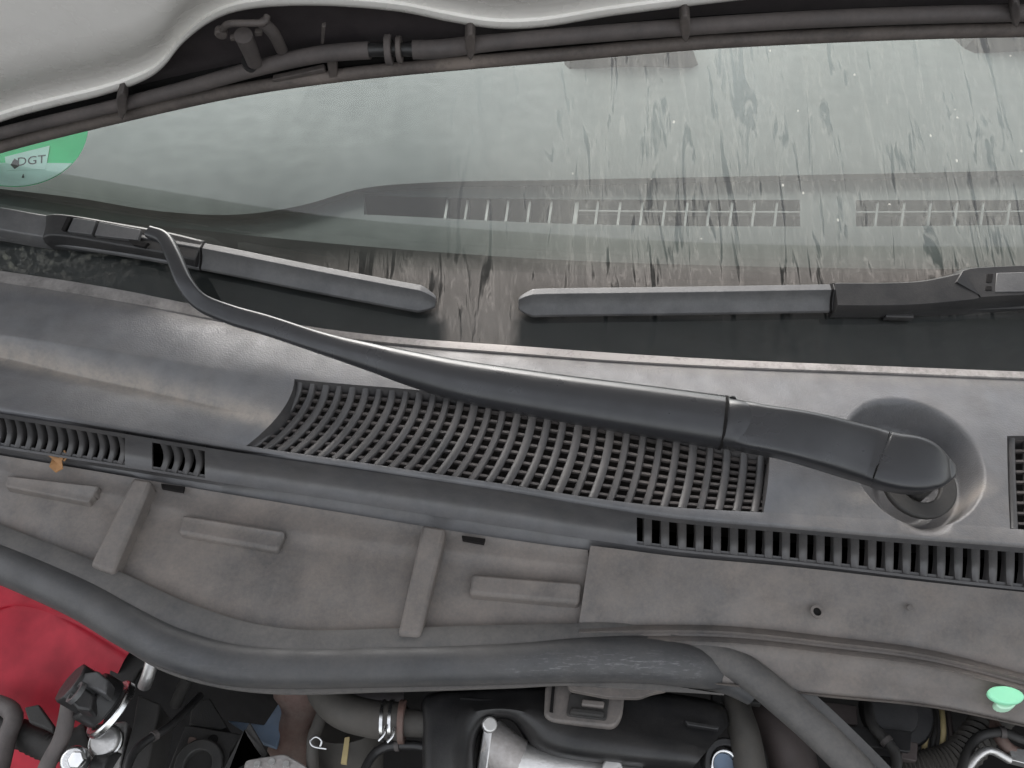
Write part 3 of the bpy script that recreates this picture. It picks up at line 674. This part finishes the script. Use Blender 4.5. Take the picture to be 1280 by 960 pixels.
# white inner frame with a rolled edge
WE = spl([(-260, 250), (-120, 196), (0, 150), (60, 133), (130, 116), (180, 98), (205, 80), (228, 52), (258, 28), (295, 12), (350, 5), (420, 5), (500, 12), (560, 24), (620, 33), (680, 31), (760, 18), (860, 5), (980, -8), (1120, -18), (1280, -26), (1520, -34), (3300, -40)], 6)
def wrow(dv, off, k=0): return [hp(u - k*dv*.6*sm(0, 200, 330 - u)*sm(120, 200, u), v - dv, off) for u, v in WE]
rws = [wrow(-2, -.010), wrow(-3, -.002), wrow(-2, .001), wrow(1, .0022), wrow(6, .0022), wrow(10, .0005), wrow(20, .0005), wrow(27, .004), wrow(42, .014), wrow(58, .019), wrow(80, .021)]
rws += [[p + HD*s + HN*(.002*math.sin(s*9)) for p in rws[-1]] for s in (.04, .1, .25, .5, .7, .9)]
V, Fc = grid(rws); mk('inner_frame', V, Fc, m_white, bon, smooth=60)
# rear trim: two soft rails along the edge
def hsweep(name, par, fv, r, off, mat, u0=-250, u1=1510, n=90, sq=.8, attf=None):
    uu_ = np.linspace(u0, u1, n); P = [hp(u, fv(u), off) for u in uu_]
    V, Fc = sweep_geo(P, lambda i, t: circ(r(uu_[i]) if callable(r) else r, 10, sq), HN)
    return mk(name, V, Fc, mat, par, attr=[0 if attf is None else attf(uu_[i//10]) for i in range(n*10)])
hsweep('rear_trim', bon, lambda u: RE(u) - 7, .0042, .001, m_rail, sq=.9, attf=lambda u: .9*math.exp(-((u-575)/30)**2) + .5*math.exp(-((u-395)/10)**2) + .15)
hsweep('trim_lip', bon, lambda u: RE(u) - 1, .0016, .002, m_rail, sq=1)
V, Fc = grid([[hp(u, RE(u) - 12, -.004) for u in ue], [hp(u, RE(u) - 26, -.006) for u in ue], [hp(u, RE(u) - 40, -.012) for u in ue]]); mk('trim_web', V, Fc, m_dull, bon)
HC = curve([(-250, 244), (-100, 196), (0, 167), (150, 131), (240, 108), (330, 83), (400, 68), (460, 63), (490, 62), (540, 62), (600, 55), (700, 46), (857, 34), (1000, 25), (1150, 19), (1280, 16), (1500, 12)])
for u in (152, 588, 857, 1270):
    v = HC(u); P = [(u - 6, v + 6), (u - 7, v - 4), (u - 4, v - 13), (u + 2, v - 15), (u + 6, v - 6), (u + 6, v + 10), (u + 1, v + 21), (u - 4, v + 16)]
    prism('trim_clip', [hp(a, b, .0095) for a, b in P], -HN*.012, m_rail, bon, bevel=.001)
prism('trim_clip', [hp(a, b, .004) for a, b in ((408, 76), (420, 74), (422, 98), (412, 100))], -HN*.008, m_rail, bon)
prism('trim_clip', [hp(a, b, .003) for a, b in ((340, 100), (405, 86), (408, 91), (342, 104))], -HN*.004, m_rail, bon)
prism('locating_tab', [hp(a, b, .004) for a, b in ((402, 34), (407, 33), (405, 55), (401, 55))], -HN*.003, m_rail, bon, bevel=.0004)
hose = thing('washer_hose', 'grey brown washer hose clipped along the rear edge of the bonnet', 'hose', hp(640, 55))
hr = curve([(-250, .0042), (150, .0042), (330, .0048), (450, .0052), (470, .0052)])
hsweep('hose', hose, HC, hr, .004, m_hose, -250, 462, 50, 1)
hsweep('hose', hose, HC, lambda u: .0056 - .0008*sm(540, 640, u), .004, m_hose, 516, 1510, 60, 1)
hsweep('joint_tube', hose, HC, .0040, .0045, m_black, 450, 530, 10, 1)
c0, c1 = hp(482, HC(482), .0045), hp(496, HC(496), .0045)
ring('joint_collar', c0, c1 - c0, .0088, .004, .004, m_hose, hose, n=20, bevel=.0006); ring('joint_collar', c1, c1 - c0, .0078, .004, .003, m_rail, hose, n=20, bevel=.0006)
a = hp(318, 78, .005); tube('branch', [a, hp(312, 62, .006), hp(304, 44, .007)], lambda t: .0046 + .0008*t, m_hose, hose, sub=4)
ring('branch_collar', hp(316, 80, .002), hp(304, 44, .004) - hp(318, 80, .002), .0062, 0, .004, m_black, hose, n=16)
noz = thing('washer_nozzle', 'small plastic washer nozzle bracket in the dark bonnet recess', 'nozzle', hp(320, 40))
tube('bridge', [hp(278, 37, .006), hp(286, 30, .009), hp(310, 29, .009), hp(330, 28, .008), hp(334, 20, .004)], .0019, m_rail, noz, sub=4)
ring('pivot', hp(277, 36, .002), HN, .0036, 0, .005, m_rail, noz, n=14, bevel=.001)
tube('arm', [hp(328, 28, .006), hp(342, 42, .005), hp(352, 62, .0)], .0036, m_hose, noz, sub=4)
prism('tab', [hp(a, b, .007) for a, b in ((287, 48), (300, 46), (301, 50), (289, 52))], -HN*.003, m_rail, noz, bevel=.0004); prism('tab', [hp(a, b, .005) for a, b in ((318, 41), (328, 40), (328, 45), (319, 46))], -HN*.003, m_rail, noz, bevel=.0004)

# ------------------------------------------------------------------ engine bay
wing = thing('inner_wing', 'red painted inner wing panel in the lower left corner', 'body panel', atz(40, 820, -.15))
R0 = [(-200, 640, -.085), (-60, 680, -.095), (40, 725, -.10), (110, 760, -.105), (172, 800, -.11)]
R1 = [(-200, 735, -.10), (-60, 765, -.108), (20, 755, -.112), (90, 775, -.115), (162, 815, -.118)]
R2 = [(-200, 760, -.115), (-60, 782, -.121), (30, 766, -.118), (88, 790, -.118), (152, 832, -.121)]
R3 = [(-200, 860, -.135), (-60, 870, -.140), (30, 868, -.140), (90, 872, -.140), (134, 880, -.140)]
R4 = [(-200, 1040, -.19), (-60, 1040, -.19), (30, 1030, -.19), (80, 1030, -.19), (104, 1030, -.19)]
rws = [[atz(*q) for q in spl(r, 8)] for r in (R0, R1, R2, R3, R4)]
cols = [spl([rws[i][j] for i in range(5)], 5) for j in range(len(rws[0]))]
V, Fc = grid([[Vector(cols[j][i]) for j in range(len(cols))] for i in range(len(cols[0]))]); mk('panel', V, Fc, m_red, wing)
pz('flange', [(140, 800), (205, 822), (192, 830), (176, 835), (160, 860), (136, 850)], -.125, .004, m_bracket, wing)
rod = thing('stay_rod', 'short pale metal rod under the bonnet seal', 'rod', atz(185, 845, -.13))
tube('rod', [atz(192, 818, -.115), atz(186, 842, -.12), (atz(180, 858, -.128))], .0042, m_alu, rod, sub=3)
ac = thing('pressure_sensor', 'silver pipe block with black pressure sensor plug beside the red panel', 'sensor', atz(130, 900, -.12))
ax = (atz(92, 858, -.085) - atz(138, 886, -.105)).normalized()
ring('plug', atz(134, 882, -.100), ax, .0150, 0, .013, m_black, ac, n=20, bevel=.0015)
ring('plug_body', atz(122, 874, -.095), ax, .0125, 0, .020, m_black, ac, n=10, bevel=.001)
pz('plug_latch', [(98, 842), (122, 838), (136, 850), (132, 868), (120, 862), (96, 850)], -.074, .012, m_blade, ac, .0012)
pz('plug_socket', [(82, 858), (98, 852), (118, 868), (112, 888), (96, 886), (84, 872)], -.077, .012, m_black, ac, .0015)
ring('socket_ring', atz(98, 868, -.074), ax, .0065, .0045, .003, m_blade, ac, n=16)
ring('lock_collar', atz(143, 889, -.108), ax, .0185, .0145, .0050, m_steel, ac, n=28, bevel=.0012)
pz('block', rnd([(116, 905), (160, 900), (148, 975), (104, 975)], 8), -.118, .02, m_alu, ac, .0015)
ring('port_cap', atz(134, 928, -.1175), (0, -.2, 1), .0088, 0, .006, m_alu, ac, n=24, bevel=.0015); ring('port_rim', atz(134, 928, -.1175), (0, -.2, 1), .0105, .0088, .0035, m_steel, ac, n=24, bevel=.0008)
ring('bolt', atz(98, 952, -.115), (.1, -.2, 1), .0078, 0, .010, m_steel, ac, n=20, bevel=.002); hexbolt('bolt_head', atz(98, 950, -.105), .005, .004, m_steel, ac)
ring('union_nut', atz(125, 955, -.122), (1, -.3, .3), .0085, 0, .012, m_black, ac, n=14, bevel=.001)
pz('bracket', [(172, 868), (200, 880), (196, 905), (176, 1000), (140, 1000), (166, 905)], -.117, .03, m_bracket, ac, .001)
lo = thing('wiring_loom', 'dark wrapped wiring loom crossing the red panel', 'cable', atz(60, 920, -.13))
tube('cable', [atz(88, 868, -.088), atz(84, 895, -.095), atz(76, 925, -.105), atz(58, 960, -.112), atz(45, 1010, -.12)], .0048, m_hose, lo)
tube('sleeve', [atz(-20, 905, -.128), atz(20, 915, -.13), atz(48, 928, -.13), atz(72, 935, -.13), atz(110, 920, -.132)], .0085, m_bracket, lo, rib=(1, .05), sub=8)
tube('cable', [atz(-30, 870, -.125), atz(15, 890, -.115), atz(8, 925, -.118), atz(-5, 980, -.12)], .0055, m_hose, lo)
pz('loom_shield', [(30, 884), (48, 880), (58, 894), (68, 908), (66, 915), (52, 908), (36, 902)], -.112, .006, m_bracket, lo, .001)
br = thing('engine_bracket', 'dark pressed steel engine bracket with a round hole', 'bracket', atz(260, 920, -.16))
pz('plate', [(232, 906), (305, 918), (288, 940), (280, 1000), (196, 1000), (214, 950)], -.165, .02, m_bracket, br, .001)
ring('hole', atz(266, 925, -.1645), (0, 0, 1), .0034, 0, .0008, m_dull, br, n=14); ring('bush', atz(252, 958, -.168), (0, -.2, 1), .016, .009, .008, m_bracket, br, n=20, bevel=.001)
pz('web', [(240, 878), (262, 872), (284, 908), (276, 912), (236, 906)], -.17, .02, m_bracket, br, .001)
prism('brace', [atz(312, 902, -.150), atz(336, 942, -.165), atz(330, 950, -.165), atz(306, 916, -.152), atz(282, 975, -.170), atz(272, 972, -.168)], (0, 0, -.012), m_bracket, br, .001)
pz('corner_bolt', rnd([(236, 920), (246, 922), (244, 934), (234, 930)], 3), -.160, .004, m_copper, br, .0006)
tube('strut', [atz(236, 846, -.15), atz(228, 860, -.16), atz(220, 880, -.18)], .0042, m_bracket, br, sub=3)
sh = thing('blue_sheet', 'narrow blue grey metal sheet in the gap behind the bracket', 'metal sheet', atz(345, 900, -.2))
pz('sheet', [(284, 900), (330, 906), (362, 858), (360, 890), (345, 935), (330, 930)], -.19, .004, m_blue, sh)
cs = thing('cast_housing', 'rough pale cast metal lump at the bottom edge', 'casting', atz(345, 950, -.15))
pz('casting', rnd([(306, 950), (330, 946), (356, 942), (384, 958), (400, 1000), (300, 1000)], 6), -.150, .03, m_cast, cs, .002)
for (u, v) in ((322, 956), (340, 953), (358, 956)): ring('boss', atz(u, v, -.150), (0, 0, 1), .0022, 0, .0015, m_alu, cs, n=10)
ex = thing('heat_shield', 'rusty reddish round heat shield under the seal', 'heat shield', atz(378, 890, -.18))
V, Fc = sweep_geo(spl([atz(372, 845, -.17), atz(378, 875, -.178), atz(372, 915, -.20), atz(365, 960, -.23)], 6), lambda i, t: circ(.0165 + .003*math.sin(t*9), 18), None); mk('shield', V, Fc, m_copper, ex)
ch = thing('coolant_hose', 'bent grey brown coolant hose with wire clamp', 'hose', atz(440, 890, -.14))
tube('hose', [atz(402, 845, -.150), atz(408, 868, -.145), atz(430, 888, -.138), atz(462, 898, -.134), atz(505, 902, -.132)], .0118, m_ehose, ch, n=16)
for u in (478, 488):
    c = atz(u, 900.5, -.133); ring('clamp', c, (1, .0, .02), .0128, .0120, .002, m_steel, ch, n=24)
for (u, v) in ((478, 922), (489, 924)): tube('clamp_end', [atz(u + 4, v - 14, -.121), atz(u + 2, v - 4, -.121), atz(u - 5, v + 4, -.122)], .0010, m_steel, ch, n=8, sub=3)
ring('spigot_flange', atz(499, 902, -.132), (1, 0, 0), .0135, 0, .004, m_copper, ch, n=24, bevel=.0006); tube('spigot', [atz(500, 903, -.132), atz(535, 905, -.132)], .0085, m_ehose, ch, sub=0)
cn = thing('canister', 'dull grey cylindrical canister with a yellow paint mark', 'canister', atz(440, 930, -.2))
V, Fc = sweep_geo([atz(435, 905, -.178), atz(437, 930, -.19), atz(437, 1000, -.24)], lambda i, t: circ(.024, 24), None); mk('body', V, Fc, m_ehose, cn)
pz('paint_mark', [(431, 922), (437, 921), (433, 955), (426, 954)], -.1625, .002, m_yell, cn, 0)
th = thing('breather_hose', 'thin grey hose with a wire clip beside the canister', 'hose', atz(395, 930, -.16))
tube('hose', [atz(404, 890, -.150), atz(397, 908, -.150), atz(391, 930, -.152), atz(392, 1000, -.16)], .0042, m_ehose, th)
tube('wire_clip', [atz(408, 936, -.145), atz(392, 933, -.144), atz(388, 926, -.143), atz(395, 921, -.143), atz(402, 926, -.144), atz(400, 934, -.145)], .0008, m_steel, th, n=8)
dp = thing('dark_pipe', 'dark round pipe under the seal beside the engine cover', 'pipe', atz(470, 868, -.18))
tube('pipe', [atz(445, 868, -.19), atz(470, 870, -.185), atz(498, 868, -.19)], .014, m_skin, dp, n=16)
# engine cover
ec = thing('engine_cover', 'black moulded plastic engine cover with an arched cut-out', 'engine cover', atz(720, 910, -.13))
inner = spl([(590, 990), (594, 930), (606, 906), (624, 897), (642, 901), (655, 915), (670, 934), (705, 947), (780, 956), (864, 962)], 6)
outer = spl([(528, 975), (528, 912), (532, 870), (590, 862), (660, 858), (725, 859), (790, 862), (850, 868), (902, 880), (912, 905)], 6)
rws = []
for sN, zz in ((-.04, -.150), (0, -.128), (.06, -.1185), (.16, -.1125), (.30, -.1105), (.45, -.1130), (.62, -.1170), (.80, -.1185), (.92, -.1195), (.98, -.124), (1.0, -.135), (1.0, -.16)):
    rws.append([atz(a[0] + (b[0] - a[0])*sN, a[1] + (b[1] - a[1])*sN, zz) for a, b in zip(inner, outer)])
V, Fc = grid(rws); mk('shell', V, Fc, m_black, ec, smooth=60)
pz('rear_lip', [(856, 900), (900, 907), (898, 912), (860, 906)], -.112, .004, m_black, ec, .0006)
pz('seam', [(575, 872), (665, 878), (665, 880), (575, 874)], -.1165, .002, m_black, ec, 0)
lt = thing('cover_latch', 'grey plastic latch clip hanging below the rubber seal', 'latch', atz(735, 880, -.11))
pz('frame', rnd([(682, 852), (782, 858), (778, 896), (768, 909), (690, 901), (680, 894)], 8), -.108, .008, m_tray, lt, .0015)
pz('window', rnd([(712, 866), (762, 870), (758, 900), (708, 894)], 4), -.1065, .003, m_bracket, lt, .0005)
pz('catch', [(728, 873), (756, 876), (755, 884), (727, 881)], -.1035, .004, m_tray, lt, .001); pz('catch', [(714, 883), (756, 888), (755, 896), (712, 891)], -.1045, .004, m_bracket, lt, .0012)
pz('groove', [(690, 856), (694, 856), (691, 890), (687, 889)], -.1065, .003, m_dull, lt, 0)
pz('seal_tab', rnd([(707, 848), (836, 862), (815, 866), (800, 872), (760, 871), (712, 862)], 6), -.096, .004, m_tray, lt, .001)
tb = thing('throttle_flange', 'pale metal flange with cast pipe in front of the engine cover', 'flange', atz(620, 930, -.14))
prism('plate', [atz(606, 898, -.120), atz(617, 901, -.118), atz(604, 1000, -.14), atz(590, 1000, -.142)], (.002, .004, -.03), m_alu, tb, .001)
pz('motor', rnd([(560, 925), (592, 902), (604, 905), (588, 1000), (552, 1000)], 5), -.135, .03, m_bracket, tb, .002)
ring('bolt', atz(611, 907, -.118), (.2, -.2, 1), .0048, 0, .005, m_alu, tb, n=14, bevel=.001)
V, Fc = sweep_geo(spl([atz(612, 930, -.140), atz(630, 940, -.140), atz(650, 950, -.142)], 4), lambda i, t: circ(.0155 - .003*t, 20), None); mk('neck', V, Fc, m_cast, tb)
V, Fc = sweep_geo(spl([atz(640, 948, -.140), atz(690, 958, -.142), atz(740, 966, -.144), atz(800, 976, -.146)], 4), lambda i, t: circ(.0108, 20), None); mk('pipe', V, Fc, m_alu, tb)
ring('pipe_boss', atz(765, 962, -.130), (0, -.2, 1), .0065, 0, .005, m_alu, tb, n=16, bevel=.001)
# right of the cover
vh = thing('vacuum_hose', 'upright grey rubber hose between engine cover and diagonal strip', 'hose', atz(925, 920, -.13))
tube('hose', [atz(915, 858, -.140), atz(922, 890, -.135), atz(932, 925, -.133), atz(942, 990, -.14)], lambda t: .0092 + .0012*t, m_ehose, vh, n=16)
ring('yellow_cap', atz(918, 864, -.125), (0, -.4, 1), .0035, 0, .003, m_yell, vh, n=12); 
for u in (898, 944): pz('bracket', [(u - 8, 862), (u + 8, 864), (u + 8, 880), (u - 8, 878)], -.134, .006, m_bracket, vh)
rc = thing('ring_connector', 'small round connector with a bright rim at the bottom edge', 'connector', atz(905, 950, -.14))
ring('collar', atz(903, 955, -.145), (.1, -.3, 1), .0150, .010, .010, m_black, rc, n=24, bevel=.001); ring('rim', atz(903, 957, -.140), (.1, -.3, 1), .0095, .0072, .006, m_steel, rc, n=24, bevel=.0008); ring('insert', atz(903, 957, -.140), (.1, -.3, 1), .0070, 0, .002, m_blue, rc, n=20)
bh = thing('brown_hose', 'brownish thick hose partly hidden behind the diagonal strip', 'hose', atz(975, 920, -.15))
tube('hose', [atz(950, 868, -.165), atz(958, 890, -.158), atz(980, 920, -.152), atz(992, 960, -.155), atz(988, 1010, -.16)], .0155, m_pink, bh, n=18)
bx = thing('fuse_box', 'flat dark plastic box below the right cover edge', 'box', atz(1095, 920, -.15))
pz('lid', rnd([(1046, 906), (1140, 914), (1138, 940), (1060, 930)], 3), -.142, .012, m_black, bx, .0012); pz('base', [(1052, 930), (1136, 940), (1130, 1000), (1080, 1000)], -.156, .03, m_dull, bx)
cp = thing('round_cap', 'dark round cap tucked under the right cover edge', 'cap', atz(1115, 895, -.15))
ring('cap', atz(1115, 892, -.160), (0, -.3, 1), .0235, 0, .012, m_black, cp, n=28, bevel=.002); ring('cap_step', atz(1115, 890, -.149), (0, -.3, 1), .016, 0, .005, m_black, cp, n=28, bevel=.001)
sq = thing('relay_block', 'pale brown square block under the cover edge', 'relay', atz(1050, 890, -.15))
pz('block', [(1025, 876), (1072, 882), (1072, 906), (1046, 904)], -.146, .014, m_pink, sq, .001)
cd2 = thing('corrugated_conduit', 'corrugated grey conduit at the bottom right', 'conduit', atz(1160, 950, -.15))
tube('conduit', [atz(1128, 962, -.160), atz(1165, 958, -.155), atz(1200, 945, -.152), atz(1235, 905, -.155), atz(1260, 880, -.165)], .0105, m_ehose, cd2, n=14, sub=14, rib=(1, .08))
tb2 = thing('terminal_clip', 'small pale metal terminal clip at the bottom right', 'clip', atz(1235, 945, -.15))
tube('wire', [atz(1208, 962, -.138), atz(1222, 945, -.136), atz(1238, 938, -.136), atz(1262, 950, -.14)], .0026, m_alu, tb2, n=10); tube('wire', [atz(1242, 905, -.145), atz(1252, 925, -.140), atz(1268, 940, -.142), atz(1320, 960, -.15)], .0040, m_copper, tb2, n=10)
pz('terminal', rnd([(1262, 934), (1290, 938), (1288, 956), (1264, 950)], 3), -.138, .006, m_alu, tb2, .0008)
rl = thing('wire_bundle', 'thin brown and yellow wires hanging beside the fuse box', 'cable', atz(1170, 920, -.15))
for k, (u, mt) in enumerate(((1148, m_pink), (1158, m_yell), (1166, m_bracket), (1176, m_yell), (1184, m_pink))):
    tube('wire', [atz(u, 880, -.165), atz(u + 3, 905, -.160 + .003*(k % 2)), atz(u - 4 + k*2, 930, -.160), atz(u - 10, 1000, -.175)], .0019, mt, rl, n=8)
pz('plug', [(1128, 925), (1148, 928), (1146, 952), (1126, 948)], -.145, .012, m_pink, rl, .0008)
for (nm, lb, pth, r_, mt) in (
    ('earth_cable', 'thin dark cable beside the silver pipe block', [(150, 1000, -.10), (168, 940, -.105), (215, 905, -.12), (250, 870, -.15)], .0026, m_black),
    ('vacuum_line', 'thin black line crossing below the coolant hose', [(440, 1000, -.14), (470, 940, -.145), (520, 932, -.14), (556, 945, -.14)], .0030, m_black),
    ('sensor_cable', 'wavy dark sensor cable at the bottom right corner', [(1190, 1000, -.13), (1215, 930, -.14), (1250, 915, -.135), (1290, 925, -.135), (1340, 900, -.14)], .0030, m_bracket),
    ('loom_branch', 'dark cable running down under the round cap', [(1085, 870, -.15), (1090, 905, -.139), (1120, 945, -.137), (1110, 1000, -.14)], .0034, m_bracket)):
    cb = thing(nm, lb, 'cable', atz(*pth[0])); c_ = tube('cable', [atz(*q) for q in pth], r_, mt, cb, n=10)
    q = spl([atz(*q) for q in pth], 6); k_ = len(q)//2; ring('cable_tie', Vector(q[k_]), Vector(q[k_+1] - q[k_]), r_*1.25, r_*.9, .003, m_cross, cb, n=14)
# green clip and leaf
gc = thing('trim_fastener', 'bright green plastic trim fastener on the right cover edge', 'fastener', atz(1258, 872, -.085))
e = [(1258 + 23*math.cos(a) + 3*math.sin(a)*0, 868 + 11*math.sin(a) + 3*math.cos(a)) for a in np.linspace(0, 2*math.pi, 24, endpoint=False)]
pz('head', e, -.0795, .0035, m_green, gc, .001); 
e = [(1258 + 13*math.cos(a), 878 + 8*math.sin(a)) for a in np.linspace(0, 2*math.pi, 18, endpoint=False)]
pz('stem', e, -.0835, .006, m_greenw, gc, .0008)
lf = thing('dry_leaf', 'small curled orange dry leaf lying on the tray under the left slots', 'leaf', on_tray((74, 584), .002))
lv = [(60, 568, .006), (66, 573, .003), (62, 584, .0015), (70, 591, .001), (79, 586, .003), (78, 576, .005), (83, 567, .009), (74, 572, .006)]
P = [atz(u, v, zE(u) + .004 + z) for u, v, z in lv]; c = sum(P, Vector())/len(P) + Vector((0, 0, -.0015))
mk('blade', P + [c], [(k, (k+1) % 8, 8) for k in range(8)], m_leaf, lf, smooth=0).modifiers.new('th', 'SOLIDIFY').thickness = .0006
tube('stalk', [atz(80, 576, zE(80) + .010), atz(84, 570, zE(80) + .013), atz(80, 563, zE(80) + .016)], .0006, m_leaf, lf, n=6, sub=3)
